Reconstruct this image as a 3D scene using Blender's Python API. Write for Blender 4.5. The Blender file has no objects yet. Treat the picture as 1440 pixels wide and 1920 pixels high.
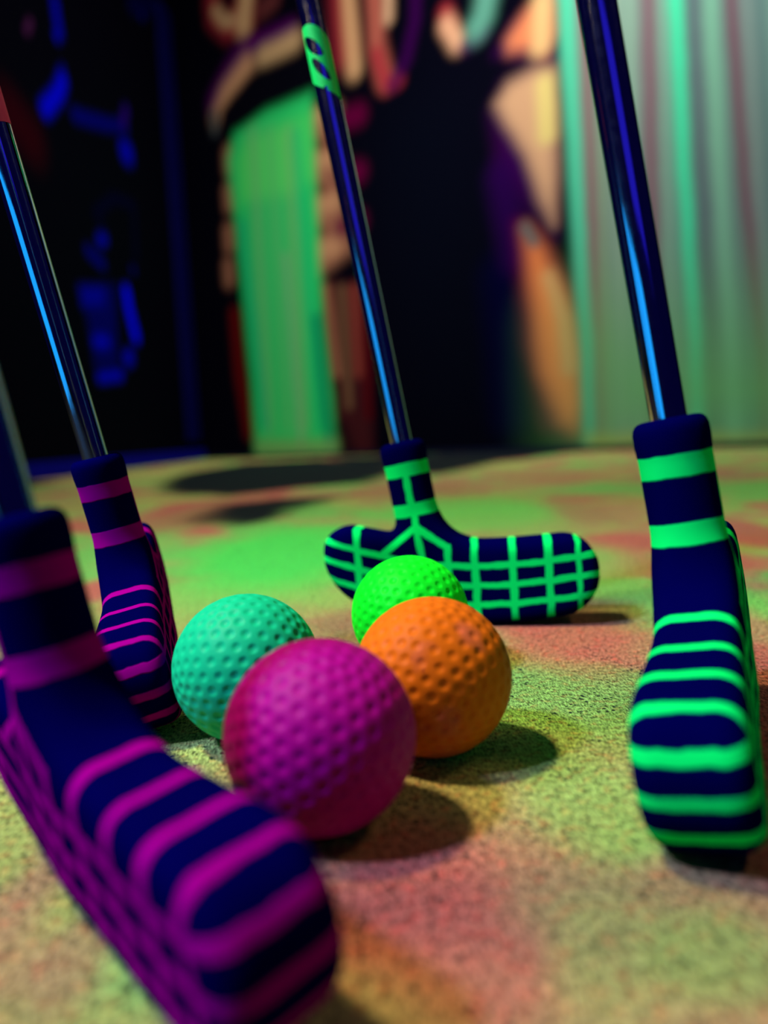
import bpy, bmesh, math, random
import numpy as np
from mathutils import Matrix, Vector

random.seed(7)
rng = np.random.default_rng(7)
scene = bpy.context.scene
COL = scene.collection

# ------------------------------------------------------------------ camera
cam_data = bpy.data.cameras.new('camera')
cam = bpy.data.objects.new('camera', cam_data)
COL.objects.link(cam)
PITCH, ROLL, CAM_H = math.radians(5.9), 0.048, 0.0876
cp, sp, cr, sr = math.cos(PITCH), math.sin(PITCH), math.cos(ROLL), math.sin(ROLL)
fwd = Vector((0, cp, -sp)); up0 = Vector((0, sp, cp)); r0 = Vector((1, 0, 0))
right = cr * r0 - sr * up0
up = cr * up0 + sr * r0
m = Matrix((right, up, -fwd)).transposed().to_4x4()
m.translation = Vector((0, 0, CAM_H))
cam.matrix_world = m
cam_data.sensor_fit = 'VERTICAL'
cam_data.sensor_height = 36.0
cam_data.sensor_width = 27.0
cam_data.lens = 1442.0 / 1920.0 * 36.0
cam_data.clip_start = 0.01
cam_data.clip_end = 50
cam_data.dof.use_dof = True
cam_data.dof.focus_distance = 0.245
cam_data.dof.aperture_fstop = 5.6
scene.camera = cam

# ------------------------------------------------------------------ world, lights, exposure
scene.view_settings.view_transform = 'Standard'
scene.view_settings.look = 'None'
scene.view_settings.gamma = 1.0
scene.view_settings.use_curve_mapping = False
scene.view_settings.exposure = 0.0

world = bpy.data.worlds.new('dark_room')
scene.world = world
world.use_nodes = True
bg = world.node_tree.nodes['Background']
bg.inputs['Color'].default_value = (0.03, 0.02, 1.0, 1)      # dim blacklight glow of the rest of the room
bg.inputs['Strength'].default_value = 0.022


def area(name, loc, target, size, power, color, size_y=None, spread=180):
    d = bpy.data.lights.new(name, 'AREA')
    d.energy = power
    d.color = color
    d.size = size
    if size_y:
        d.shape = 'RECTANGLE'
        d.size_y = size_y
    d.spread = math.radians(spread)
    o = bpy.data.objects.new(name, d)
    COL.objects.link(o)
    o.location = loc
    o.rotation_euler = (Vector(target) - Vector(loc)).to_track_quat('-Z', 'Y').to_euler()
    return o


area('warm_ceiling_lamp', (-0.95, 0.24, 2.10), (0.05, 0.40, 0), 0.18, 10.2, (1.0, 0.86, 0.44), None, 70)
area('warm_ceiling_lamp_far', (1.5, 0.20, 1.9), (0.0, 0.35, 0), 0.30, 0.9, (1.0, 0.82, 0.45), None, 70)
area('blacklight_flood', (-0.92, -0.20, 1.25), (0.0, 0.30, 0), 0.15, 9.2, (0.40, 0.46, 1.0), None, 90)
area('mural_wash_lamp', (0.50, 1.15, 2.45), (0.15, 2.85, 0.75), 0.9, 38, (1.0, 0.96, 0.92), 0.25, 100)
area('cyan_streak_panel', (-0.62, -0.22, 0.13), (0.3, -0.10, 0.13), 0.60, 0.60, (0.01, 0.36, 1.0), 0.24)  # unseen panel added to put the cyan streak on the shafts
area('blue_reflection_panel', (0.20, -2.30, 1.35), (0.10, 0.30, 0.2), 1.6, 1.7, (0.03, 0.02, 1.0), 0.8)  # unseen blue panel added behind the camera, reflected in the upper shafts

# ------------------------------------------------------------------ helpers


def srgb(c):
    return tuple(((v / 255) / 12.92 if v / 255 <= 0.04045 else ((v / 255 + 0.055) / 1.055) ** 2.4) for v in c[:3])


class NT:
    """tiny node-tree builder"""

    def __init__(self, name):
        self.mat = bpy.data.materials.new(name)
        self.mat.use_nodes = True
        self.t = self.mat.node_tree
        self.bsdf = self.t.nodes['Principled BSDF']

    def n(self, typ, **kw):
        nd = self.t.nodes.new(typ)
        for k, v in kw.items():
            setattr(nd, k, v)
        return nd

    def link(self, a, b):
        self.t.links.new(a, b)

    def put(self, sock, v):
        if isinstance(v, (int, float)):
            sock.default_value = v
        elif isinstance(v, tuple):
            sock.default_value = v if len(v) == len(sock.default_value) else (*v, 1)
        else:
            self.link(v, sock)

    def m(self, op, a, b=None, c=None, clamp=False):
        nd = self.n('ShaderNodeMath', operation=op, use_clamp=clamp)
        self.put(nd.inputs[0], a)
        if b is not None:
            self.put(nd.inputs[1], b)
        if c is not None:
            self.put(nd.inputs[2], c)
        return nd.outputs[0]

    def step(self, x, lo, hi):
        nd = self.n('ShaderNodeMapRange', interpolation_type='SMOOTHSTEP')
        self.put(nd.inputs['Value'], x)
        self.put(nd.inputs['From Min'], lo)
        self.put(nd.inputs['From Max'], hi)
        return nd.outputs[0]

    def line(self, x, c, w, soft=0.25):
        """1 inside |x-c| < w, soft edge"""
        d = self.m('ABSOLUTE', self.m('SUBTRACT', x, c))
        return self.m('SUBTRACT', 1.0, self.step(d, w - soft, w + soft))

    def mix(self, fac, a, b, blend='MIX'):
        nd = self.n('ShaderNodeMix', data_type='RGBA', blend_type=blend)
        self.put(nd.inputs[0], fac)
        self.put(nd.inputs[6], a)
        self.put(nd.inputs[7], b)
        return nd.outputs[2]

    def noise(self, vec, scale, detail=2, rough=0.5, out='Fac'):
        nd = self.n('ShaderNodeTexNoise')
        if vec is not None:
            self.link(vec, nd.inputs['Vector'])
        nd.inputs['Scale'].default_value = scale
        nd.inputs['Detail'].default_value = detail
        nd.inputs['Roughness'].default_value = rough
        return nd.outputs[out]

    def bump(self, height, strength, dist):
        nd = self.n('ShaderNodeBump')
        nd.inputs['Strength'].default_value = strength
        nd.inputs['Distance'].default_value = dist
        self.link(height, nd.inputs['Height'])
        self.link(nd.outputs[0], self.bsdf.inputs['Normal'])

    def set(self, **kw):
        for k, v in kw.items():
            self.put(self.bsdf.inputs[k.replace('_', ' ')], v)
        return self.mat


def mesh_obj(name, verts, faces, mat, parent=None, smooth=True):
    me = bpy.data.meshes.new(name)
    me.from_pydata([tuple(v) for v in verts], [], [tuple(f) for f in faces])
    if smooth:
        me.polygons.foreach_set('use_smooth', [True] * len(me.polygons))
    me.update()
    me.materials.append(mat)
    o = bpy.data.objects.new(name, me)
    COL.objects.link(o)
    if parent:
        o.parent = parent
    return o


def set_color(me, rgb):
    a = me.attributes.new('paint', 'FLOAT_COLOR', 'POINT')
    a.data.foreach_set('color', np.concatenate([rgb, np.ones((len(rgb), 1))], 1).astype(np.float32).ravel())


def smoothstep(x):
    x = np.clip(x, 0, 1)
    return x * x * (3 - 2 * x)


def seg_dist(p, a, b):
    a = np.array(a); b = np.array(b)
    ab = b - a
    L = ab @ ab
    t = np.clip(((p - a) @ ab) / L, 0, 1) if L > 0 else np.zeros(len(p))
    return np.linalg.norm(p - a - t[:, None] * ab, axis=1)


def poly_sdf(p, pts):
    d = np.full(len(p), 1e9)
    ins = np.zeros(len(p), bool)
    for i in range(len(pts)):
        a, b = pts[i], pts[(i + 1) % len(pts)]
        d = np.minimum(d, seg_dist(p, a, b))
        c = ((a[1] > p[:, 1]) != (b[1] > p[:, 1]))
        if a[1] != b[1]:
            xi = (b[0] - a[0]) * (p[:, 1] - a[1]) / (b[1] - a[1]) + a[0]
            ins ^= c & (p[:, 0] < xi)
    return np.where(ins, -d, d)


def paint_shapes(p, base, shapes):
    col = np.tile(np.array(srgb(base)), (len(p), 1))
    for kind, pts, r, soft, c, a in shapes:
        if kind == 's':
            d = np.min([seg_dist(p, pts[i], pts[i + 1]) for i in range(len(pts) - 1)], axis=0) - r
        else:
            d = poly_sdf(p, pts)
        w = a * smoothstep(0.5 - d / (2 * max(soft, 1e-4)))
        col = col * (1 - w[:, None]) + np.array(srgb(c)) * w[:, None]
    return col


def fractal(p, scale, seed=0, octaves=3):
    """smooth value noise on 2-D points, 0..1"""
    out = np.zeros(len(p)); amp = 1; tot = 0
    for o in range(octaves):
        g = np.random.default_rng(seed + o).random((256, 256))
        q = p * scale * 2 ** o + 100.0
        i = np.floor(q).astype(int); fr = q - i
        fr = fr * fr * (3 - 2 * fr)
        x0, y0 = i[:, 0] % 256, i[:, 1] % 256
        x1, y1 = (x0 + 1) % 256, (y0 + 1) % 256
        v = (g[x0, y0] * (1 - fr[:, 0]) + g[x1, y0] * fr[:, 0]) * (1 - fr[:, 1]) + (g[x0, y1] * (1 - fr[:, 0]) + g[x1, y1] * fr[:, 0]) * fr[:, 1]
        out += v * amp; tot += amp; amp *= 0.5
    return out / tot


def structure(o):
    o['kind'] = 'structure'
    return o


# ---- painted shapes: wall coordinates (metres along the wall, metres up) and floor coordinates (metres)
MURAL = [
    ('s', [(1.341, 1.032), (1.443, 0.284)], 0.225, 0.2025, (2, 4, 16), 1),
    ('s', [(1.672, 0.577), (1.696, 0.122)], 0.0707, 0.0707, (0, 0, 38), 0.9),
    ('s', [(0.293, 1.955), (0.3, 1.888), (0.385, 1.81), (0.471, 1.826)], 0.045, 0.045, (150, 40, 50), 0.9),
    ('s', [(0.313, 1.904), (0.361, 1.845), (0.429, 1.824)], 0.0247, 0.0247, (185, 150, 105), 1),
    ('s', [(0.515, 1.933), (0.495, 1.796)], 0.0525, 0.0525, (150, 40, 50), 0.9),
    ('s', [(0.511, 1.893), (0.483, 1.78)], 0.0373, 0.0373, (195, 160, 110), 1),
    ('s', [(0.667, 1.814), (0.602, 1.802)], 0.0341, 0.0341, (90, 40, 40), 1),
    ('s', [(0.544, 1.686), (0.756, 1.673)], 0.0341, 0.0341, (80, 0, 90), 0.9),
    ('s', [(0.585, 1.629), (0.773, 1.625)], 0.0361, 0.0361, (185, 150, 105), 1),
    ('s', [(0.273, 1.549), (0.353, 1.611), (0.476, 1.678)], 0.0498, 0.0498, (80, 0, 90), 0.9),
    ('s', [(0.285, 1.49), (0.347, 1.559), (0.484, 1.623)], 0.0431, 0.0431, (190, 140, 100), 1),
    ('s', [(0.256, 1.498), (0.256, 1.432)], 0.0209, 0.0209, (70, 80, 80), 1),
    ('s', [(1.03, 1.696), (1.037, 1.489)], 0.0512, 0.0512, (150, 40, 50), 0.9),
    ('s', [(1.063, 1.702), (1.074, 1.417)], 0.0313, 0.0313, (195, 150, 105), 1),
    ('s', [(1.186, 1.69), (1.186, 1.457), (1.218, 1.338)], 0.0343, 0.0343, (165, 85, 70), 1),
    ('s', [(1.185, 1.439), (1.222, 1.319), (1.274, 1.32)], 0.0228, 0.0228, (150, 40, 50), 1),
    ('s', [(1.249, 1.314), (1.318, 1.377), (1.362, 1.484), (1.372, 1.583)], 0.0222, 0.0222, (45, 0, 62), 0.9),
    ('s', [(1.249, 1.631), (1.243, 1.537)], 0.0206, 0.0206, (190, 150, 115), 1),
    ('s', [(1.489, 1.468), (1.502, 1.42)], 0.0248, 0.0248, (150, 40, 50), 0.9),
    ('s', [(1.493, 1.427), (1.533, 1.359)], 0.0283, 0.0283, (200, 150, 115), 1),
    ('s', [(1.562, 1.338), (1.631, 1.355)], 0.0226, 0.0226, (45, 0, 62), 0.9),
    ('s', [(1.656, 1.474), (1.633, 1.403), (1.605, 1.377)], 0.0377, 0.0377, (80, 140, 120), 1),
    ('p', [(1.678, 1.274), (1.739, 1.333), (1.815, 1.367), (1.888, 1.4), (1.891, 1.187), (1.81, 1.214)], 0, 0.0421, (45, 0, 62), 0.9),
    ('p', [(1.722, 1.299), (1.787, 1.354), (1.87, 1.392), (1.884, 1.265), (1.85, 1.208), (1.793, 1.248), (1.727, 1.265)], 0, 0.0369, (200, 115, 75), 1),
    ('s', [(1.848, 1.37), (1.839, 1.243)], 0.0325, 0.0325, (195, 165, 110), 0.9),
    ('p', [(1.655, 1.101), (1.704, 1.168), (1.809, 1.183), (1.882, 1.174), (1.887, 0.846), (1.872, 0.674), (1.768, 0.793), (1.674, 0.897)], 0, 0.0537, (45, 0, 62), 0.9),
    ('p', [(1.676, 1.12), (1.723, 1.166), (1.818, 1.177), (1.878, 1.163), (1.877, 0.848), (1.865, 0.707), (1.82, 0.798), (1.773, 0.938), (1.7, 1.064)], 0, 0.0375, (180, 140, 105), 1),
    ('s', [(1.848, 1.123), (1.849, 0.982)], 0.0296, 0.0296, (195, 180, 105), 0.9),
    ('s', [(1.684, 0.895), (1.724, 0.636)], 0.0518, 0.0518, (30, 0, 60), 0.9),
    ('p', [(1.737, 0.733), (1.813, 0.685), (1.918, 0.504), (1.962, 0.272), (1.955, 0.092), (1.91, 0.035), (1.814, 0.081), (1.754, 0.36)], 0, 0.0487, (95, 10, 50), 0.9),
    ('p', [(1.766, 0.711), (1.826, 0.634), (1.892, 0.492), (1.935, 0.324), (1.945, 0.142), (1.922, 0.069), (1.875, 0.096), (1.809, 0.253), (1.784, 0.492)], 0, 0.0486, (215, 122, 66), 1),
    ('s', [(1.846, 0.548), (1.894, 0.41), (1.905, 0.261)], 0.0234, 0.0234, (195, 150, 95), 0.9),
    ('s', [(1.764, 0.715), (1.793, 0.664)], 0.0153, 0.0153, (70, 90, 90), 1),
    ('p', [(0.269, 1.417), (0.305, 1.506), (0.507, 1.584), (0.791, 1.552), (0.862, 1.509), (0.866, 1.39), (0.591, 1.422), (0.376, 1.388), (0.338, 1.31)], 0, 0.0281, (4, 4, 14), 1),
    ('s', [(0.332, 1.316), (0.333, 1.258)], 0.0323, 0.0323, (150, 100, 75), 1),
    ('s', [(0.315, 1.164), (0.316, 1.105)], 0.0325, 0.0325, (150, 100, 75), 1),
    ('s', [(0.298, 0.999), (0.298, 0.939)], 0.0328, 0.0328, (150, 100, 75), 1),
    ('s', [(0.282, 0.853), (0.283, 0.793)], 0.033, 0.033, (150, 100, 75), 1),
    ('p', [(0.819, 1.355), (0.947, 1.318), (0.951, 1.19), (1.002, 1.119), (0.98, 1.007), (0.999, 0.885), (1.019, 0.782), (0.842, 0.712), (0.797, 0.719)], 0, 0.0395, (150, 100, 75), 1),
    ('s', [(0.889, 1.315), (0.96, 1.306)], 0.0326, 0.0326, (190, 140, 100), 0.85),
    ('s', [(0.876, 1.15), (0.948, 1.144)], 0.0329, 0.0329, (190, 140, 100), 0.85),
    ('s', [(0.863, 0.983), (0.935, 0.979)], 0.0332, 0.0332, (190, 140, 100), 0.85),
    ('s', [(0.85, 0.813), (0.923, 0.812)], 0.0334, 0.0334, (190, 140, 100), 0.85),
    ('s', [(0.838, 1.224), (0.895, 1.197)], 0.0186, 0.0186, (90, 35, 35), 0.9),
    ('s', [(0.825, 1.063), (0.882, 1.037)], 0.0188, 0.0188, (90, 35, 35), 0.9),
    ('s', [(0.812, 0.902), (0.87, 0.879)], 0.0189, 0.0189, (90, 35, 35), 0.9),
    ('s', [(0.999, 1.264), (1.085, 1.258)], 0.0358, 0.0358, (90, 0, 50), 0.9),
    ('s', [(0.984, 1.061), (1.071, 1.059)], 0.0362, 0.0362, (90, 0, 50), 0.9),
    ('s', [(0.97, 0.88), (1.059, 0.882)], 0.0365, 0.0365, (90, 0, 50), 0.9),
    ('p', [(0.84, 0.691), (1.092, 0.651), (1.076, 0.009), (0.862, 0.013)], 0, 0.0334, (60, 20, 25), 1),
    ('s', [(0.874, 0.665), (0.907, 0.329)], 0.019, 0.019, (150, 95, 70), 1),
    ('s', [(0.954, 0.653), (0.961, 0.366), (0.964, 0.2)], 0.0167, 0.0167, (110, 80, 55), 1),
    ('s', [(1.018, 0.643), (1.02, 0.32)], 0.0185, 0.0185, (130, 55, 45), 1),
    ('s', [(1.072, 0.595), (1.064, 0.153)], 0.0143, 0.0143, (80, 0, 10), 1),
    ('s', [(0.303, 0.638), (0.313, 0.38), (0.352, 0.118)], 0.0332, 0.0332, (95, 10, 10), 1),
    ('s', [(0.914, 0.119), (0.951, 0.022)], 0.0297, 0.0297, (30, 12, 18), 1),
    ('p', [(0.329, 1.29), (0.382, 1.386), (0.591, 1.416), (0.853, 1.41), (0.849, 1.097), (0.843, 0.545), (0.871, 0.248), (0.876, -0.004), (0.392, 0.003), (0.385, 0.374), (0.358, 0.881)], 0, 0.0319, (40, 205, 105), 1),
    ('p', [(0.392, 1.274), (0.455, 1.34), (0.832, 1.331), (0.825, 1.103), (0.749, 1.06), (0.388, 1.099)], 0, 0.049, (75, 222, 100), 1),
    ('s', [(0.498, 1.354), (0.486, 0.136)], 0.025, 0.045, (110, 185, 115), 0.7),
    ('s', [(0.602, 1.325), (0.604, 0.131)], 0.0245, 0.044, (95, 190, 110), 0.7),
    ('s', [(0.711, 1.295), (0.701, 0.127)], 0.024, 0.0431, (120, 180, 110), 0.7),
    ('s', [(0.756, 1.283), (0.789, 0.124)], 0.0236, 0.0355, (30, 200, 115), 0.9),
    ('s', [(0.396, 1.008), (0.455, 0.138)], 0.0208, 0.0208, (20, 185, 120), 0.9),
    ('s', [(0.805, 0.55), (0.843, 0.035)], 0.0237, 0.0237, (0, 140, 95), 0.9),
    ('s', [(0.65, 0.828), (0.681, 0.039)], 0.0155, 0.0155, (120, 180, 125), 0.8),
    ('p', [(0.385, 0.082), (0.887, 0.066), (0.887, -0.013), (0.384, -0.006)], 0, 0.0361, (120, 160, 90), 0.8),
    ('p', [(1.9, 1.441), (1.914, 1.041), (1.934, 0.566), (1.957, 0.017), (2.56, 0.006), (2.994, -0.003), (2.965, 1.015)], 0, 0.0117, (92, 120, 114), 1),
    ('s', [(1.921, 1.462), (1.946, 0.753), (1.971, 0.336), (1.974, -0.025)], 0.0211, 0.0275, (55, 190, 145), 0.85),
    ('s', [(1.978, 1.439), (1.991, 0.743), (2.006, 0.332), (2.009, -0.025)], 0.0145, 0.0188, (125, 75, 80), 0.85),
    ('s', [(2.021, 1.421), (2.027, 0.735), (2.036, 0.329), (2.04, -0.026)], 0.0127, 0.0166, (120, 140, 110), 0.85),
    ('s', [(2.072, 1.4), (2.074, 0.725), (2.078, 0.324), (2.082, -0.026)], 0.0189, 0.0245, (125, 150, 130), 0.85),
    ('s', [(2.119, 1.381), (2.122, 0.714), (2.127, 0.319), (2.132, -0.027)], 0.0186, 0.0242, (120, 150, 130), 0.85),
    ('s', [(2.172, 1.36), (2.175, 0.703), (2.179, 0.313), (2.185, -0.028)], 0.0214, 0.0278, (112, 70, 84), 0.85),
    ('s', [(2.206, 1.346), (2.219, 0.693), (2.231, 0.307), (2.238, -0.028)], 0.0121, 0.0157, (110, 150, 130), 0.85),
    ('s', [(2.243, 1.331), (2.272, 0.681), (2.297, 0.3), (2.304, -0.029)], 0.0178, 0.0232, (35, 215, 155), 0.85),
    ('s', [(2.291, 1.311), (2.313, 0.672), (2.331, 0.296), (2.339, -0.03)], 0.0191, 0.0248, (76, 88, 96), 0.85),
    ('s', [(2.333, 1.294), (2.364, 0.661), (2.39, 0.289), (2.398, -0.031)], 0.0173, 0.0225, (110, 170, 140), 0.85),
    ('s', [(2.384, 1.273), (2.431, 0.646), (2.471, 0.28), (2.48, -0.032)], 0.0156, 0.0202, (105, 45, 72), 0.85),
    ('s', [(2.421, 1.258), (2.461, 0.639), (2.494, 0.278), (2.504, -0.032)], 0.0168, 0.0219, (110, 130, 125), 0.85),
    ('s', [(2.46, 1.242), (2.496, 0.631), (2.526, 0.274), (2.536, -0.033)], 0.0139, 0.018, (80, 110, 110), 0.85),
    ('s', [(2.491, 1.23), (2.528, 0.624), (2.558, 0.271), (2.568, -0.033)], 0.0192, 0.025, (110, 150, 135), 0.85),
    ('s', [(2.539, 1.21), (2.577, 0.614), (2.607, 0.265), (2.617, -0.034)], 0.0162, 0.0211, (70, 190, 150), 0.85),
    ('s', [(2.598, 1.186), (2.642, 0.599), (2.677, 0.257), (2.688, -0.035)], 0.0238, 0.031, (110, 80, 92), 0.85),
    ('s', [(2.666, 1.158), (2.71, 0.584), (2.745, 0.25), (2.756, -0.036)], 0.0181, 0.0236, (110, 160, 140), 0.85),
    ('s', [(2.731, 1.132), (2.781, 0.568), (2.82, 0.242), (2.832, -0.037)], 0.0177, 0.023, (40, 200, 150), 0.85),
    ('s', [(2.813, 1.099), (2.857, 0.551), (2.891, 0.234), (2.904, -0.038)], 0.0246, 0.032, (100, 110, 115), 0.85),
    ('p', [(1.965, 0.369), (2.558, 0.298), (2.987, 0.246), (2.994, -0.015), (1.957, 0.006)], 0, 0.3402, (95, 170, 90), 0.8),
    ('p', [(1.958, 0.051), (2.56, 0.034), (2.993, 0.023), (2.994, -0.015), (1.956, 0.001)], 0, 0.0274, (140, 165, 75), 0.8),
]
FIGURE = [
    ('s', [(1.139, 1.464), (1.129, 1.39)], 0.0216, 0.0173, (0, 0, 150), 1),
    ('s', [(1.145, 1.359), (1.145, 1.359)], 0.0149, 0.012, (0, 0, 170), 1),
    ('s', [(1.13, 1.239), (1.159, 1.192), (1.263, 1.098)], 0.0247, 0.0198, (0, 0, 200), 1),
    ('s', [(1.126, 1.275), (1.126, 1.275)], 0.0134, 0.0107, (0, 0, 110), 1),
    ('s', [(1.067, 1.159), (0.863, 1.208), (0.645, 1.28)], 0.0224, 0.0179, (0, 0, 95), 1),
    ('s', [(0.668, 1.285), (0.626, 1.349)], 0.0221, 0.0177, (30, 0, 100), 1),
    ('s', [(0.669, 1.183), (0.639, 1.186)], 0.0382, 0.0306, (0, 0, 170), 1),
    ('s', [(0.952, 0.788), (0.919, 0.807)], 0.0221, 0.0177, (0, 0, 150), 1),
    ('s', [(1.054, 0.733), (0.95, 0.712)], 0.0198, 0.0159, (0, 0, 100), 1),
    ('s', [(0.913, 0.837), (0.968, 0.876), (0.799, 0.978), (0.627, 0.998), (0.64, 0.806)], 0.0194, 0.0174, (0, 0, 28), 1),
    ('s', [(0.678, 0.744), (0.678, 0.744)], 0.0182, 0.0146, (0, 0, 90), 1),
    ('p', [(1.143, 0.596), (0.862, 0.656), (0.888, 0.362), (1.069, 0.348), (1.098, 0.502)], 0, 0.029, (0, 0, 85), 1),
    ('p', [(1.136, 0.598), (0.953, 0.634), (0.965, 0.57), (1.128, 0.54)], 0, 0.0228, (0, 0, 140), 1),
    ('s', [(0.762, 0.645), (0.749, 0.589), (0.703, 0.497)], 0.0279, 0.0196, (0, 0, 245), 1),
    ('s', [(1.052, 0.438), (0.968, 0.447)], 0.0236, 0.0189, (0, 0, 170), 1),
    ('s', [(0.805, 0.403), (0.774, 0.414)], 0.0276, 0.0221, (0, 0, 170), 1),
    ('s', [(1.043, 0.318), (0.875, 0.337)], 0.0186, 0.0149, (0, 0, 175), 1),
    ('s', [(1.334, 1.283), (1.303, 1.327)], 0.0108, 0.0087, (60, 20, 60), 1),
    ('s', [(0.384, 1.804), (0.37, 1.815)], 0.0151, 0.0121, (0, 0, 110), 1),
    ('s', [(1.463, 1.012), (1.359, 0.979)], 0.0677, 0.0609, (40, 0, 8), 0.8),
    ('s', [(0.493, 1.788), (0.213, 1.933)], 0.0304, 0.0273, (0, 0, 50), 1),
]
PATCHES = [
    (-0.08, 0.582, 0.07, 0.164, (55, 215, 80), 1, 0.5),
    (-0.237, 0.719, 0.032, 0.33, (95, 190, 85), 0.9, 0.5),
    (-0.543, 2.087, 0.216, 0.413, (150, 170, 85), 0.8, 0.5),
    (0.091, 0.814, 0.103, 0.177, (80, 205, 80), 0.8, 0.5),
    (0.114, 0.496, 0.043, 0.087, (120, 185, 85), 0.8, 0.5),
    (-0.236, 0.94, 0.06, 0.202, (160, 90, 80), 0.8, 0.5),
    (0.036, 1.157, 0.101, 0.157, (150, 105, 80), 0.7, 0.5),
    (0.286, 1.33, 0.107, 0.172, (165, 110, 85), 0.7, 0.5),
    (0.338, 1.0, 0.12, 0.118, (90, 190, 85), 0.7, 0.5),
    (0.482, 1.19, 0.079, 0.111, (150, 110, 90), 0.7, 0.5),
    (0.197, 0.756, 0.027, 0.101, (150, 120, 85), 0.7, 0.5),
    (0.278, 0.608, 0.017, 0.088, (160, 105, 85), 0.8, 0.5),
    (0.176, 0.394, 0.012, 0.085, (80, 205, 80), 0.8, 0.5),
    (-0.014, 0.346, 0.021, 0.049, (140, 105, 80), 0.8, 0.5),
    (0.077, 0.321, 0.03, 0.061, (180, 92, 80), 0.9, 0.5),
    (0.105, 0.348, 0.019, 0.03, (130, 105, 80), 0.7, 0.5),
    (0.051, 0.222, 0.019, 0.027, (135, 185, 85), 0.9, 0.5),
    (0.035, 0.183, 0.024, 0.02, (165, 165, 95), 0.8, 0.5),
    (0.042, 0.172, 0.011, 0.023, (135, 180, 85), 0.7, 0.5),
    (-0.001, 0.141, 0.015, 0.021, (180, 92, 80), 0.9, 0.5),
    (0.011, 0.119, 0.015, 0.014, (175, 100, 85), 0.8, 0.5),
    (0.036, 0.121, 0.011, 0.018, (150, 160, 90), 0.8, 0.5),
    (0.05, 0.116, 0.009, 0.011, (140, 170, 85), 0.8, 0.5),
    (-0.081, 0.169, 0.007, 0.032, (150, 110, 90), 0.8, 0.5),
    (-0.05, 0.122, 0.009, 0.013, (120, 180, 95), 0.8, 0.5),
    (-0.064, 0.125, 0.006, 0.015, (150, 125, 90), 0.8, 0.5),
    (-0.053, 0.212, 0.009, 0.019, (150, 180, 95), 0.9, 0.5),
]
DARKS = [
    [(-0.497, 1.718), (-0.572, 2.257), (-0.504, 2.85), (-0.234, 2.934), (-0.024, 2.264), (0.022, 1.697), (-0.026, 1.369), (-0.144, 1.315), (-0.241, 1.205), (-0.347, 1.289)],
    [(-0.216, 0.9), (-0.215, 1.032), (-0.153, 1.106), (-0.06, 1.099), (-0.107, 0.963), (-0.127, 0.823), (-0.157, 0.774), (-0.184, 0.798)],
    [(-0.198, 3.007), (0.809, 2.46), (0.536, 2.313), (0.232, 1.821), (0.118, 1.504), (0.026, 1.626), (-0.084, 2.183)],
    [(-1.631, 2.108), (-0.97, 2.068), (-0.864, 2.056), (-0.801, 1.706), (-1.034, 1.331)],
    [(-0.13, 0.12), (-0.9, 1.4), (-2, 1.0), (-2, -1.2), (0.15, -1.2), (0.15, -0.08)],  # out-of-view floor painted dark as if unlit, to darken the shaft reflections
]

# ------------------------------------------------------------------ floor
def spaced(lo, hi, c, fine, n):
    """grid lines, dense around c, sparser outwards"""
    k = np.arcsinh((np.array([lo, hi]) - c) / fine)
    return c + fine * np.sinh(np.linspace(k[0], k[1], n))


gx = spaced(-3.2, 3.2, 0.0, 0.10, 330)
gy = spaced(-2.5, 4.6, 0.14, 0.10, 360)
X, Y = np.meshgrid(gx, gy, indexing='ij')
P2 = np.stack([X.ravel(), Y.ravel()], 1)
nx, ny = X.shape
idx = np.arange(nx * ny).reshape(nx, ny)
fcs = np.stack([idx[:-1, :-1], idx[1:, :-1], idx[1:, 1:], idx[:-1, 1:]], -1).reshape(-1, 4)

# patchwork of sponge-painted colours: coarse far away, finer close by
wob = np.stack([fractal(P2, 14, 11), fractal(P2, 14, 23)], 1) - 0.5
Pw = P2 + wob * 0.03
big = fractal(Pw, 7, 31, 3)
mid = fractal(Pw, 18, 47, 3)
c_green, c_tan, c_red, c_yel = [np.array(srgb(c)) for c in ((105, 185, 85), (160, 138, 92), (172, 98, 84), (148, 168, 86))]
col = c_yel + (c_green - c_yel) * smoothstep((big - 0.42) / 0.2)[:, None]
w = smoothstep((mid - 0.46) / 0.16)[:, None]
col = col * (1 - w) + c_tan * w
w = smoothstep((fractal(Pw, 11, 77, 3) - 0.56) / 0.14)[:, None]
col = col * (1 - w) + c_red * w
for (cx_, cy_, rx, ry, c, a, soft) in PATCHES:
    q = np.sqrt(((Pw[:, 0] - cx_) / (rx * 1.15)) ** 2 + ((Pw[:, 1] - cy_) / (ry * 1.15)) ** 2)
    w = (a * smoothstep((1.35 - q) / 0.9))[:, None]
    col = col * (1 - w) + np.array(srgb(c)) * w
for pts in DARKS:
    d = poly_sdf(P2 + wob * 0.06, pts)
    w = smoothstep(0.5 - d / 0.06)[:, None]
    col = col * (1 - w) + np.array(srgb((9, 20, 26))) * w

nt = NT('painted_concrete')
tc = nt.n('ShaderNodeTexCoord').outputs['Object']
att = nt.n('ShaderNodeAttribute', attribute_name='paint').outputs['Color']
mp = nt.n('ShaderNodeMapping')
mp.inputs['Rotation'].default_value = (0, 0, math.radians(38))
mp.inputs['Scale'].default_value = (1, 0.34, 1)
nt.link(tc, mp.inputs['Vector'])
streak = nt.noise(mp.outputs[0], 1500, 3, 0.62)
grain = nt.noise(tc, 480, 5, 0.70)
blot = nt.noise(tc, 260, 3, 0.6)
hue = nt.noise(tc, 330, 2, 0.5)
c1 = nt.mix(nt.m('MULTIPLY', nt.step(hue, 0.50, 0.72), 0.6), att, (1.35, 0.55, 0.60, 1), 'MULTIPLY')
c1 = nt.mix(nt.m('MULTIPLY', nt.step(blot, 0.55, 0.75), 0.6), c1, (1.35, 1.35, 1.1, 1), 'MULTIPLY')
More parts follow.
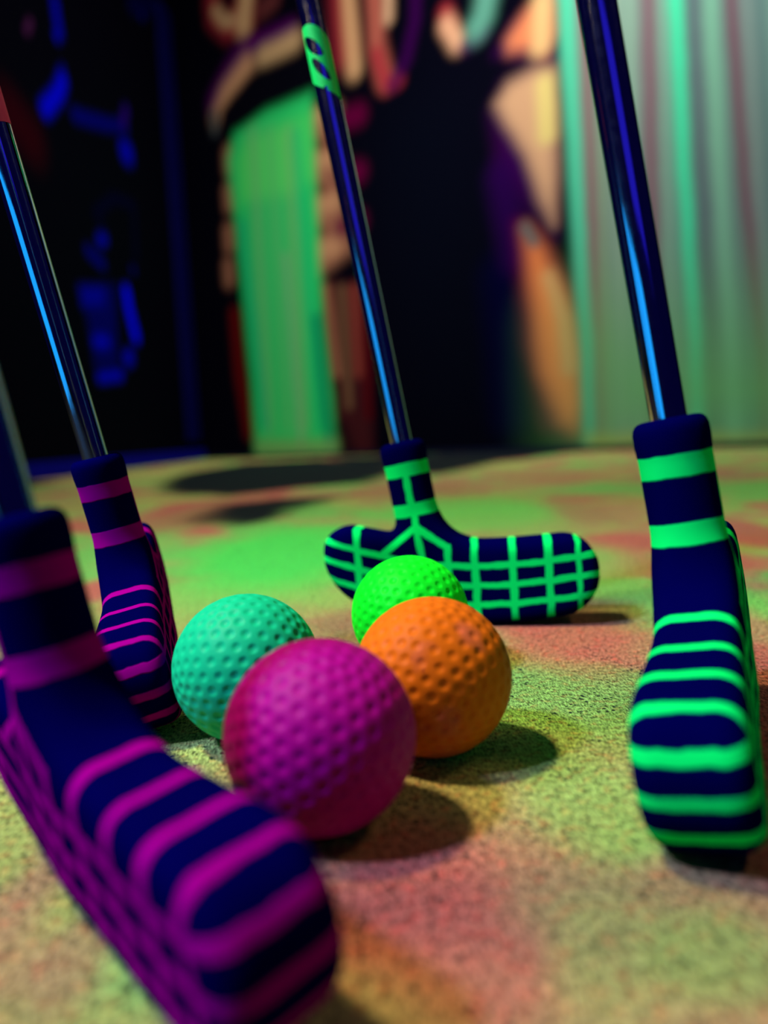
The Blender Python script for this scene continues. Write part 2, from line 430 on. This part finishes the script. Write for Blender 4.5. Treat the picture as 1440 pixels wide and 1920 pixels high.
val = nt.m('MULTIPLY', nt.step(grain, 0.34, 0.66), 0.95)
val = nt.m('ADD', val, nt.m('MULTIPLY', nt.step(streak, 0.38, 0.62), 0.85))
val = nt.m('ADD', val, 0.17)
nd = nt.n('ShaderNodeMix', data_type='RGBA', blend_type='MULTIPLY')
nd.inputs[0].default_value = 1.0
nt.link(c1, nd.inputs[6])
cmb = nt.n('ShaderNodeCombineColor')
for i in range(3):
    nt.link(val, cmb.inputs[i])
nt.link(cmb.outputs[0], nd.inputs[7])
c2 = nd.outputs[2]
vor = nt.n('ShaderNodeTexVoronoi')
nt.link(tc, vor.inputs['Vector'])
vor.inputs['Scale'].default_value = 420
pit = nt.m('MULTIPLY', nt.m('SUBTRACT', 1.0, nt.step(vor.outputs['Distance'], 0.16, 0.28)), nt.step(nt.noise(tc, 55, 2), 0.50, 0.60))
c2 = nt.mix(pit, c2, (0.012, 0.03, 0.022, 1))
hgt = nt.m('ADD', nt.m('MULTIPLY', grain, 0.6), nt.m('MULTIPLY', streak, 0.6))
hgt = nt.m('SUBTRACT', hgt, nt.m('MULTIPLY', pit, 0.6))
nt.bump(hgt, 1.0, 0.0022)
MAT_FLOOR = nt.set(Base_Color=c2, Roughness=0.82, Specular_IOR_Level=0.12)

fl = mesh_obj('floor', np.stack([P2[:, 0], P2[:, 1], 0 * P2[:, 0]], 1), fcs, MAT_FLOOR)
lum = col.mean(1, keepdims=True)
col = lum + (col - lum) * 0.90
col[:, 2] *= 0.84                      # the fluorescent paint swallows blue light
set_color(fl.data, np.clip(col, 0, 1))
structure(fl)
fl['label'] = 'sponge-painted concrete floor in green, tan and red'

# ------------------------------------------------------------------ walls
WA, WB, WC = np.array([-0.85, 3.68]), np.array([1.10, 2.02]), np.array([-1.0, 1.9])


def wall_mesh(name, p0, p1, u0, u1, height, step, base, shapes, rough):
    e = (p1 - p0) / np.linalg.norm(p1 - p0)
    us = np.arange(u0, u1 + step, step); vs = np.arange(0, height + step, step)
    U, V = np.meshgrid(us, vs, indexing='ij')
    p = np.stack([U.ravel(), V.ravel()], 1)
    id_ = np.arange(U.size).reshape(U.shape)
    q = np.stack([id_[:-1, :-1], id_[1:, :-1], id_[1:, 1:], id_[:-1, 1:]], -1).reshape(-1, 4)
    wobble = np.stack([fractal(p, 9, 5), fractal(p, 9, 6)], 1) - 0.5
    rgb = paint_shapes(p + wobble * 0.008, base, shapes)
    n = NT(name + '_paint')
    a = n.n('ShaderNodeAttribute', attribute_name='paint').outputs['Color']
    t = n.n('ShaderNodeTexCoord').outputs['Object']
    n.bump(n.noise(t, 60, 4, 0.6), 0.25, 0.004)
    mat = n.set(Base_Color=a, Roughness=rough, Specular_IOR_Level=0.02)
    xyz = np.stack([p0[0] + e[0] * p[:, 0], p0[1] + e[1] * p[:, 0], p[:, 1]], 1)
    o = mesh_obj(name, xyz, q, mat)
    set_color(o.data, rgb)
    return structure(o)


wb = wall_mesh('wall_back', WA, WB, 0.0, 4.2, 2.6, 0.011, (2, 2, 13), MURAL, 0.8)
wb['label'] = 'dark mural wall with a green waterfall and orange carved shapes'
wl = wall_mesh('wall_left', WA, WC, 0.0, 2.15, 2.6, 0.011, (1, 1, 8), FIGURE, 0.8)
wl['label'] = 'black side wall with a deep blue painted figure'


def box_between(name, p0, p1, thick, z0, z1, mat, bevel=0.004):
    """long box along p0-p1 on the floor plan, thick towards the room"""
    e = (p1 - p0) / np.linalg.norm(p1 - p0)
    n = np.array([-e[1], e[0]])
    if n @ (np.array([0, 0.5]) - p0) < 0:
        n = -n
    bm = bmesh.new()
    vs = []
    for z in (z0, z1):
        for q in (p0, p1, p1 + n * thick, p0 + n * thick):
            vs.append(bm.verts.new((q[0], q[1], z)))
    for f in ((0, 1, 2, 3), (4, 5, 6, 7), (0, 1, 5, 4), (1, 2, 6, 5), (2, 3, 7, 6), (3, 0, 4, 7)):
        bm.faces.new([vs[i] for i in f])
    bmesh.ops.recalc_face_normals(bm, faces=bm.faces)
    bmesh.ops.bevel(bm, geom=bm.edges[:], offset=bevel, segments=2, affect='EDGES')
    me = bpy.data.meshes.new(name)
    bm.to_mesh(me); bm.free()
    me.materials.append(mat)
    o = bpy.data.objects.new(name, me)
    COL.objects.link(o)
    return structure(o)


nt = NT('blue_trim_paint')
tc = nt.n('ShaderNodeTexCoord').outputs['Object']
MAT_TRIM = nt.set(Base_Color=nt.mix(nt.noise(tc, 20, 3), (0.001, 0.001, 0.03, 1), (0.001, 0.001, 0.045, 1)), Roughness=0.6, Specular_IOR_Level=0.02)
nt = NT('baseboard_paint')
tc = nt.n('ShaderNodeTexCoord').outputs['Object']
MAT_BASE = nt.set(Base_Color=nt.mix(nt.noise(tc, 20, 3), (0.001, 0.001, 0.13, 1), (0.002, 0.001, 0.18, 1)), Roughness=0.6, Specular_IOR_Level=0.02)
nt = NT('dark_trim_paint')
tc = nt.n('ShaderNodeTexCoord').outputs['Object']
MAT_TRIM2 = nt.set(Base_Color=nt.mix(nt.noise(tc, 20, 3), (0.004, 0.006, 0.02, 1), (0.008, 0.012, 0.03, 1)), Roughness=0.6, Specular_IOR_Level=0.02)
eL = (WC - WA) / np.linalg.norm(WC - WA)
eB = (WB - WA) / np.linalg.norm(WB - WA)
o = box_between('trim_1', WA + eL * 0.10, WA + eL * 0.22, 0.03, 0.09, 1.95, MAT_TRIM)
o['label'] = 'blue upright board on the dark side wall near the corner'
o = box_between('baseboard_left', WA + eL * 0.02, WA + eL * 2.15, 0.02, 0.0, 0.05, MAT_BASE)
o['label'] = 'dark blue baseboard along the side wall'
o = box_between('baseboard_back', WA + eB * 0.03, WA + eB * 4.1, 0.012, 0.0, 0.016, MAT_TRIM2, 0.002)
o['label'] = 'thin dark skirting strip under the mural wall'

# ------------------------------------------------------------------ putter head (millimetres, sole near z=0, toe towards +x)
CXS = np.array([-46, -44, -24.7, -5, 17, 40, 55, 78.]); CZS = np.array([36, 35, 28.5, 23.5, 20.3, 19.4, 21, 22.8])
ZC = np.polyfit(CXS, CZS, 4)
HZ = np.polyfit([-44, -10, 23, 55, 78], [16.5, 18.3, 19., 18, 16.8], 3)
T_HALF, X0, X1 = 12.0, -44.0, 78.0
AX0 = np.array([-1.4 + 55.9 * 0.14, 0, 0.]); AXD = np.array([-0.14, 0, 1.]); AXL = np.linalg.norm(AXD); AXU = AXD / AXL
CAP_TOP = 85.5


def neck_h(p):
    return (p - AX0) @ AXU


def head_sdf(p):
    x, y = p[:, 0], p[:, 1]
    t = p[:, 2] - np.polyval(ZC, np.clip(x, -46, 80))
    hz = np.polyval(HZ, np.clip(x, -46, 80))
    # rounded outline in the x-t plane
    rad = 15.5
    qx = np.abs(x - (X0 + X1) / 2) - (X1 - X0) / 2 + rad
    qt = np.abs(t) - hz + rad
    d2 = np.hypot(np.maximum(qx, 0), np.maximum(qt, 0)) + np.minimum(np.maximum(qx, qt), 0) - rad
    r = 6.5
    th = 11.0 + 1.1 * smoothstep((x - 20) / 45)
    wx, wy = d2 + r, np.abs(y) - th + r
    dh = np.hypot(np.maximum(wx, 0), np.maximum(wy, 0)) + np.minimum(np.maximum(wx, wy), 0) - r
    # neck: round post with a softly rounded cap
    h = neck_h(p)
    rel = p - AX0 - h[:, None] * AXU
    rr = np.linalg.norm(rel, axis=1)
    rad_n = 9.9 + 0.5 * smoothstep((h - 74) / 6)
    e = 3.6
    a, b = rr - rad_n + e, np.abs(h - (18 + CAP_TOP) / 2) - (CAP_TOP - 18) / 2 + e
    dn = np.hypot(np.maximum(a, 0), np.maximum(b, 0)) + np.minimum(np.maximum(a, b), 0) - e
    k = 8.0 + 12.0 * smoothstep((x + 10) / 16)
    hh = np.maximum(k - np.abs(dh - dn), 0) / k
    d = np.minimum(dh, dn) - hh * hh * k * 0.25
    s = np.abs(y) - np.maximum(th, 10.4 * smoothstep((p[:, 2] - 40) / 12))
    k = 3.0
    hh = np.maximum(k - np.abs(d - s), 0) / k
    return np.maximum(d, s) + hh * hh * k * 0.25


def surface_nets(f, lo, hi, h):
    ax = [np.arange(lo[i], hi[i] + h, h) for i in range(3)]
    G = np.stack(np.meshgrid(*ax, indexing='ij'), -1)
    sh = G.shape[:3]
    F = f(G.reshape(-1, 3)).reshape(sh)
    ins = F < 0
    acc = np.zeros((sh[0] - 1, sh[1] - 1, sh[2] - 1, 3)); cnt = np.zeros(acc.shape[:3])
    quads = []
    for a in range(3):
        sl0 = [slice(None)] * 3; sl1 = [slice(None)] * 3
        sl0[a] = slice(0, -1); sl1[a] = slice(1, None)
        cross = ins[tuple(sl0)] != ins[tuple(sl1)]
        I = np.argwhere(cross)
        f0 = F[tuple(sl0)][cross]; f1 = F[tuple(sl1)][cross]
        tt = f0 / (f0 - f1)
        pt = G[tuple(sl0)][cross].copy(); pt[:, a] += tt * h
        b, c = (a + 1) % 3, (a + 2) % 3
        cells = []
        for db, dc in ((0, 0), (-1, 0), (-1, -1), (0, -1)):
            J = I.copy(); J[:, b] += db; J[:, c] += dc
            cells.append(J)
            np.add.at(acc, (J[:, 0], J[:, 1], J[:, 2]), pt)
            np.add.at(cnt, (J[:, 0], J[:, 1], J[:, 2]), 1)
        quads.append((cells, f0 < 0))
    ids = -np.ones(cnt.shape, int)
    mask = cnt > 0
    ids[mask] = np.arange(mask.sum())
    V = acc[mask] / cnt[mask][:, None]
    faces = []
    for cells, s in quads:
        q = np.stack([ids[c[:, 0], c[:, 1], c[:, 2]] for c in cells], 1)
        faces.append(np.where(s[:, None], q, q[:, ::-1]))
    for _ in range(5):
        g = np.stack([(f(V + np.eye(3)[i] * 0.05) - f(V - np.eye(3)[i] * 0.05)) / 0.1 for i in range(3)], 1)
        g /= np.maximum((g * g).sum(1), 0.2)[:, None]
        V = V - g * f(V)[:, None] * 0.9
    return V, np.concatenate(faces)


HV, HF = surface_nets(head_sdf, (-50, -15, -3), (84, 15, 92), 1.5)
head_me = bpy.data.meshes.new('putter_head')
head_me.from_pydata((HV / 1000).tolist(), [], HF.tolist())
head_me.polygons.foreach_set('use_smooth', [True] * len(head_me.polygons))
head_me.update()
for nm, vals in (('px', HV[:, 0]), ('pz', HV[:, 2]), ('pt', HV[:, 2] - np.polyval(ZC, np.clip(HV[:, 0], -46, 80))), ('ph', neck_h(HV))):
    at = head_me.attributes.new(nm, 'FLOAT', 'POINT')
    at.data.foreach_set('value', vals.astype(np.float32))


def rubber_material(name, paint):
    nt = NT(name)
    A = {k: nt.n('ShaderNodeAttribute', attribute_name=k).outputs['Fac'] for k in ('px', 'pz', 'pt', 'ph')}
    tc = nt.n('ShaderNodeTexCoord').outputs['Object']
    j1 = nt.m('MULTIPLY', nt.m('SUBTRACT', nt.noise(tc, 160, 2), 0.5), 1.6)      # hand-painted wobble, mm
    x = nt.m('ADD', A['px'], j1); z = nt.m('ADD', A['pz'], j1)
    t = nt.m('ADD', A['pt'], j1); h = nt.m('ADD', A['ph'], nt.m('MULTIPLY', j1, 0.6))
    masks = []
    neck = nt.m('MULTIPLY', nt.m('GREATER_THAN', A['pz'], 44.0), nt.m('LESS_THAN', nt.m('ABSOLUTE', nt.m('SUBTRACT', A['px'], -3.0)), 18.0))
    bands = nt.m('MAXIMUM', nt.line(h, 72.8, 3.0), nt.line(h, 54.8, 2.9))
    masks.append(nt.m('MULTIPLY', bands, neck))
    lowcut = nt.step(t, -16.6, -15.6)
    below_neck = nt.m('LESS_THAN', A['pz'], 48.0)
    for v, w in ((-27.3, 1.55), (24.7, 1.55), (41.0, 1.55), (56.4, 1.6), (69.0, 1.15)):
        masks.append(nt.m('MULTIPLY', nt.line(x, v, w), nt.m('MULTIPLY', lowcut, below_neck)))
    for l in (8.3, -0.4, -8.9):
        masks.append(nt.line(t, l, 1.4))
    # spine on the neck, forking into a wishbone above the grid
    ax = nt.m('SUBTRACT', x, nt.m('ADD', nt.m('MULTIPLY', z, -0.14), AX0[0]))
    masks.append(nt.m('MULTIPLY', nt.line(ax, 0.0, 1.55), nt.m('MULTIPLY', nt.step(z, -5.0, -4.0), nt.m('LESS_THAN', A['ph'], 72.0))))

    def segment(x0, z0, x1, z1, w):
        L = math.hypot(x1 - x0, z1 - z0); ux, uz = (x1 - x0) / L, (z1 - z0) / L
        dx, dz = nt.m('SUBTRACT', x, x0), nt.m('SUBTRACT', z, z0)
        al = nt.m('ADD', nt.m('MULTIPLY', dx, ux), nt.m('MULTIPLY', dz, uz))
        pe = nt.m('ADD', nt.m('MULTIPLY', dx, -uz), nt.m('MULTIPLY', dz, ux))
        return nt.m('MULTIPLY', nt.line(pe, 0.0, w), nt.line(al, L / 2, L / 2 + 0.8))

    masks.append(segment(13.0, 37.0, 0.5, 46.5, 1.5))
    masks.append(segment(13.0, 37.5, 13.0, 10.0, 1.5))
    masks.append(segment(-16.0, 35.0, -0.5, 46.5, 1.5))
    mk = masks[0]
    for q in masks[1:]:
        mk = nt.m('MAXIMUM', mk, q)
    wear = nt.step(nt.noise(tc, 420, 3, 0.7), 0.16, 0.30)
    mk = nt.m('MULTIPLY', mk, wear, clamp=True)
    shade = nt.noise(tc, 60, 3)
    rub = nt.mix(shade, (0.0002, 0.0002, 0.030, 1), (0.0003, 0.0003, 0.044, 1))
    c = nt.mix(mk, rub, (*paint, 1))
    nt.bump(nt.m('MULTIPLY', mk, 1.0), 0.5, 0.0003)
    rough = nt.m('ADD', nt.m('MULTIPLY', mk, 0.1), 0.62)
    return nt.set(Base_Color=c, Roughness=rough, Specular_IOR_Level=0.0)


MAT_GREEN_HEAD = rubber_material('green_grid_rubber', (0.002, 0.90, 0.12))
MAT_PINK_HEAD = rubber_material('magenta_grid_rubber', (0.27, 0.0, 0.17))
head_me.materials.append(MAT_GREEN_HEAD)

nt = NT('chrome_shaft')
tc = nt.n('ShaderNodeTexCoord').outputs['Object']
MAT_CHROME = nt.set(Base_Color=(0.78, 0.79, 0.84, 1), Metallic=1.0, Roughness=nt.m('ADD', nt.m('MULTIPLY', nt.noise(tc, 300, 3), 0.10), 0.05))
nt = NT('grip_rubber')
tc = nt.n('ShaderNodeTexCoord').outputs['Object']
MAT_GRIP = nt.set(Base_Color=nt.mix(nt.noise(tc, 90, 2), (0.004, 0.004, 0.012, 1), (0.008, 0.008, 0.02, 1)), Roughness=0.75)


def fluorescent(name, c):
    nt = NT(name)
    tc = nt.n('ShaderNodeTexCoord').outputs['Object']
    return nt.set(Base_Color=nt.mix(nt.noise(tc, 200, 2), (*c, 1), (*[v * 0.8 for v in c], 1)), Roughness=0.5, Specular_IOR_Level=0.2)


MAT_TAPE_G = fluorescent('green_number_film', (0.006, 0.95, 0.12))
MAT_TAPE_P = fluorescent('pink_number_film', (0.75, 0.05, 0.16))

UX = Vector((1, 0, 0)); UY = Vector((0, 1, 0)); UZ = Vector(AXU)
UX = (UX - UZ * UX.dot(UZ)).normalized()
UY = UZ.cross(UX)
ORG = Vector(AX0)


def shaft_point(h, ang, r):
    return (ORG + UZ * h + UX * (r * math.cos(ang)) + UY * (r * math.sin(ang))) / 1000


def shaft_r(h):
    return 4.8 + (h - 80) * 0.0026


def lathe(name, prof, mat, parent, seg=40):
    vs, fs = [], []
    for h, r in prof:
        for k in range(seg):
            vs.append(shaft_point(h, 2 * math.pi * k / seg, r))
    for i in range(len(prof) - 1):
        for k in range(seg):
            k2 = (k + 1) % seg
            fs.append((i * seg + k, i * seg + k2, (i + 1) * seg + k2, (i + 1) * seg + k))
    fs.append(tuple(range(seg))[::-1]); fs.append(tuple((len(prof) - 1) * seg + k for k in range(seg)))
    return mesh_obj(name, vs, fs, mat, parent)


def number_film(parent, mat, h0, ang0, width, height, inside, lift=0.12):
    """numeral cut from film and wrapped round the shaft; inside(u, v) with u, v in 0..1"""
    nu, nv = 72, 120
    vid = {}; vs = []; fs = []

    def vert(i, j):
        if (i, j) not in vid:
            h = h0 + height * j / nv
            r = shaft_r(h) + lift
            vid[(i, j)] = len(vs)
            vs.append(shaft_point(h, ang0 + (i / nu - 0.5) * width / r, r))
        return vid[(i, j)]

    for i in range(nu):
        for j in range(nv):
            if inside((i + 0.5) / nu, (j + 0.5) / nv):
                fs.append((vert(i, j), vert(i + 1, j), vert(i + 1, j + 1), vert(i, j + 1)))
    return mesh_obj('number_sticker', vs, fs, mat, parent)


def eight(u, v):
    # slanted figure eight: outer lobes minus two oval holes
    def ell(cu, cv, a, b, sl):
        du = u - cu; dv = v - cv + du * sl
        return (du / a) ** 2 + (dv / b) ** 2 < 1
    body = 0.02 < u < 0.98 and 0.34 * (1 - u) ** 1.3 < v < 1 - 0.55 * (u - 0.30) ** 2 - 0.10 * max(0, 0.12 - u) / 0.12
    notch = ell(.52, .14, .05, .035, 0)
    return body and not notch and not ell(.40, .71, .25, .105, .45) and not ell(.50, .40, .22, .10, .60)


def pink_numeral(u, v):
    if not (0.02 < u < 0.98 and 0.0 < v < 1.0):
        return False
    return not (0.30 < u < 0.62 and (0.16 < v < 0.30 or 0.46 < v < 0.60 or .76 < v < .86))


def rot(a, b, c):
    return Matrix.Rotation(a, 3, 'Z') @ Matrix.Rotation(b, 3, 'X') @ Matrix.Rotation(c, 3, 'Y')


def putter(pose, head_mat, label, scale=1.0):
    R = rot(*pose[3:])
    low = (HV * scale @ np.array(R).T)[:, 2].min()
    e = bpy.data.objects.new('putter', None)
    COL.objects.link(e)
    M4 = R.to_4x4() @ Matrix.Scale(scale, 4)
    M4.translation = Vector((pose[0], pose[1], -low + 0.05)) / 1000
    e.matrix_world = M4
    e.empty_display_size = 0.05
    e['label'] = label
    e['category'] = 'putter'
    e['group'] = 'mini golf putters around the balls'
    hd = bpy.data.objects.new('head', head_me)
    COL.objects.link(hd)
    hd.parent = e
    hd.material_slots[0].link = 'OBJECT'
    hd.material_slots[0].material = head_mat
    hd['label'] = 'dark rubber head painted with a fluorescent grid'
    prof = [(70, 4.6), (h_ := CAP_TOP - 1, shaft_r(CAP_TOP))] + [(h, shaft_r(h)) for h in np.linspace(CAP_TOP + 5, 640, 24)]
    sh = lathe('shaft', prof, MAT_CHROME, e)
    sh['label'] = 'chrome steel shaft'
    lathe('grip', [(632, 6.6), (634, 9.0), (640, 10.2), (700, 11.0), (800, 12.4), (862, 13.2), (868, 12.6), (870, 10.5)], MAT_GRIP, e, 32)
    return e, sh


PB, shB = putter((16.7, 346.5, 0, -0.1559, -0.0085, -0.0263), MAT_GREEN_HEAD, 'green-gridded putter at the back, its broad side facing the balls')
PR, shR = putter((90.3, 204.5, 0, -2.026, 0.152, 0.138), MAT_GREEN_HEAD, 'green-striped putter at the right, seen along its toe', 0.98)
PL, shL = putter((-88.6, 285.0, 0, -1.342, 0.193, 0.173), MAT_PINK_HEAD, 'magenta-striped putter farther back on the left, beside the teal ball', 0.92)
PF, shF = putter((-58.2, 146.3, 0, -0.857, 0.138, 0.006), MAT_PINK_HEAD, 'large blurred magenta-striped putter nearest the camera, lower left', 0.90)

s = number_film(shB, MAT_TAPE_G, 236, math.radians(-90), 16.5, 32.5, eight)
s['label'] = 'bright green sticker shaped as the numeral 8'
s = number_film(shL, MAT_TAPE_P, 207, math.radians(0), 18, 30, pink_numeral)
s['label'] = 'pink numeral sticker'

# ------------------------------------------------------------------ dimpled balls
R_BALL = 21.35


def geodesic(nf):
    ph = (1 + 5 ** 0.5) / 2
    v = np.array([(-1, ph, 0), (1, ph, 0), (-1, -ph, 0), (1, -ph, 0), (0, -1, ph), (0, 1, ph), (0, -1, -ph), (0, 1, -ph), (ph, 0, -1), (ph, 0, 1), (-ph, 0, -1), (-ph, 0, 1)]) / math.sqrt(1 + ph * ph)
    f = [(0, 11, 5), (0, 5, 1), (0, 1, 7), (0, 7, 10), (0, 10, 11), (1, 5, 9), (5, 11, 4), (11, 10, 2), (10, 7, 6), (7, 1, 8), (3, 9, 4), (3, 4, 2), (3, 2, 6), (3, 6, 8), (3, 8, 9), (4, 9, 5), (2, 4, 11), (6, 2, 10), (8, 6, 7), (9, 8, 1)]
    out = {}
    for a, b, c in f:
        for i in range(nf + 1):
            for j in range(nf + 1 - i):
                q = (v[a] * i + v[b] * j + v[c] * (nf - i - j)) / nf
                q = q / np.linalg.norm(q)
                out[tuple(np.round(q, 5))] = q
    return np.array(list(out.values()))


bm = bmesh.new()
bmesh.ops.create_icosphere(bm, subdivisions=7, radius=1.0)
ball_me = bpy.data.meshes.new('golf_ball')
bm.to_mesh(ball_me); bm.free()
n = len(ball_me.vertices)
bv = np.empty(n * 3); ball_me.vertices.foreach_get('co', bv); bv = bv.reshape(-1, 3)
bv /= np.linalg.norm(bv, axis=1)[:, None]
dim = geodesic(6)
mx = np.full(n, -1.0)
for i in range(0, n, 8000):
    mx[i:i + 8000] = (bv[i:i + 8000] @ dim.T).max(1)
ang = np.arccos(np.clip(mx, -1, 1)) * R_BALL
depth = 0.42 * smoothstep((1.72 - ang) / 1.45)
bv = bv * (R_BALL - depth)[:, None] / 1000
ball_me.vertices.foreach_set('co', bv.ravel())
ball_me.polygons.foreach_set('use_smooth', [True] * len(ball_me.polygons))
ball_me.update()


def ball_material(name, base, dirt, amount, patch=None):
    nt = NT(name)
    tc = nt.n('ShaderNodeTexCoord').outputs['Object']
    c = nt.mix(nt.m('MULTIPLY', nt.noise(tc, 110, 3), 0.5), (*base, 1), (*[v * 0.78 for v in base], 1))
    if patch:
        c = nt.mix(nt.m('MULTIPLY', nt.step(nt.noise(tc, 75, 2), 0.52, 0.72), 0.5), c, (*patch, 1))
    spots = nt.m('MULTIPLY', nt.step(nt.noise(tc, 520, 4, 0.7), 0.60, 0.70), nt.step(nt.noise(tc, 95, 2), 0.50, 0.64))
    c = nt.mix(nt.m('MULTIPLY', spots, amount), c, (*dirt, 1))
    nt.bump(nt.noise(tc, 900, 3), 0.15, 0.0003)
    return nt.set(Base_Color=c, Roughness=0.5, Specular_IOR_Level=0.07)


BALLS = [
    ('teal dimpled golf ball on the left, beside the magenta-striped putter', (-42.2, 219.4), ball_material('teal_ball_plastic', (0.004, 0.50, 0.19), (0.01, 0.07, 0.05), 0.25), (0.3, 0.5, 0.9)),
    ('magenta dimpled golf ball at the front of the cluster', (-16.6, 165.5), ball_material('magenta_ball_plastic', (0.34, 0.0, 0.18), (0.20, 0.0, 0.10), 0.2), (1.1, 0.2, 0.4)),
    ('orange dimpled golf ball with scuff marks, right of the magenta ball', (11.0, 203.0), ball_material('orange_ball_plastic', (0.66, 0.135, 0.004), (0.20, 0.012, 0.02), 0.85, (0.55, 0.11, 0.09)), (0.7, 1.3, 0.1)),
    ('lime green dimpled golf ball behind the orange ball', (7.7, 275.4), ball_material('lime_ball_plastic', (0.003, 0.97, 0.015), (0.01, 0.30, 0.01), 0.25), (0.1, 0.8, 2.0)),
]
for label, (bx_, by_), mat, r_ in BALLS:
    o = bpy.data.objects.new('golf_ball', ball_me)
    COL.objects.link(o)
    if not ball_me.materials:
        ball_me.materials.append(mat)
    o.material_slots[0].link = 'OBJECT'
    o.material_slots[0].material = mat
    o.location = (bx_ / 1000, by_ / 1000, R_BALL / 1000)
    o.rotation_euler = r_
    o['label'] = label
    o['category'] = 'golf ball'
    o['group'] = 'coloured mini golf balls'
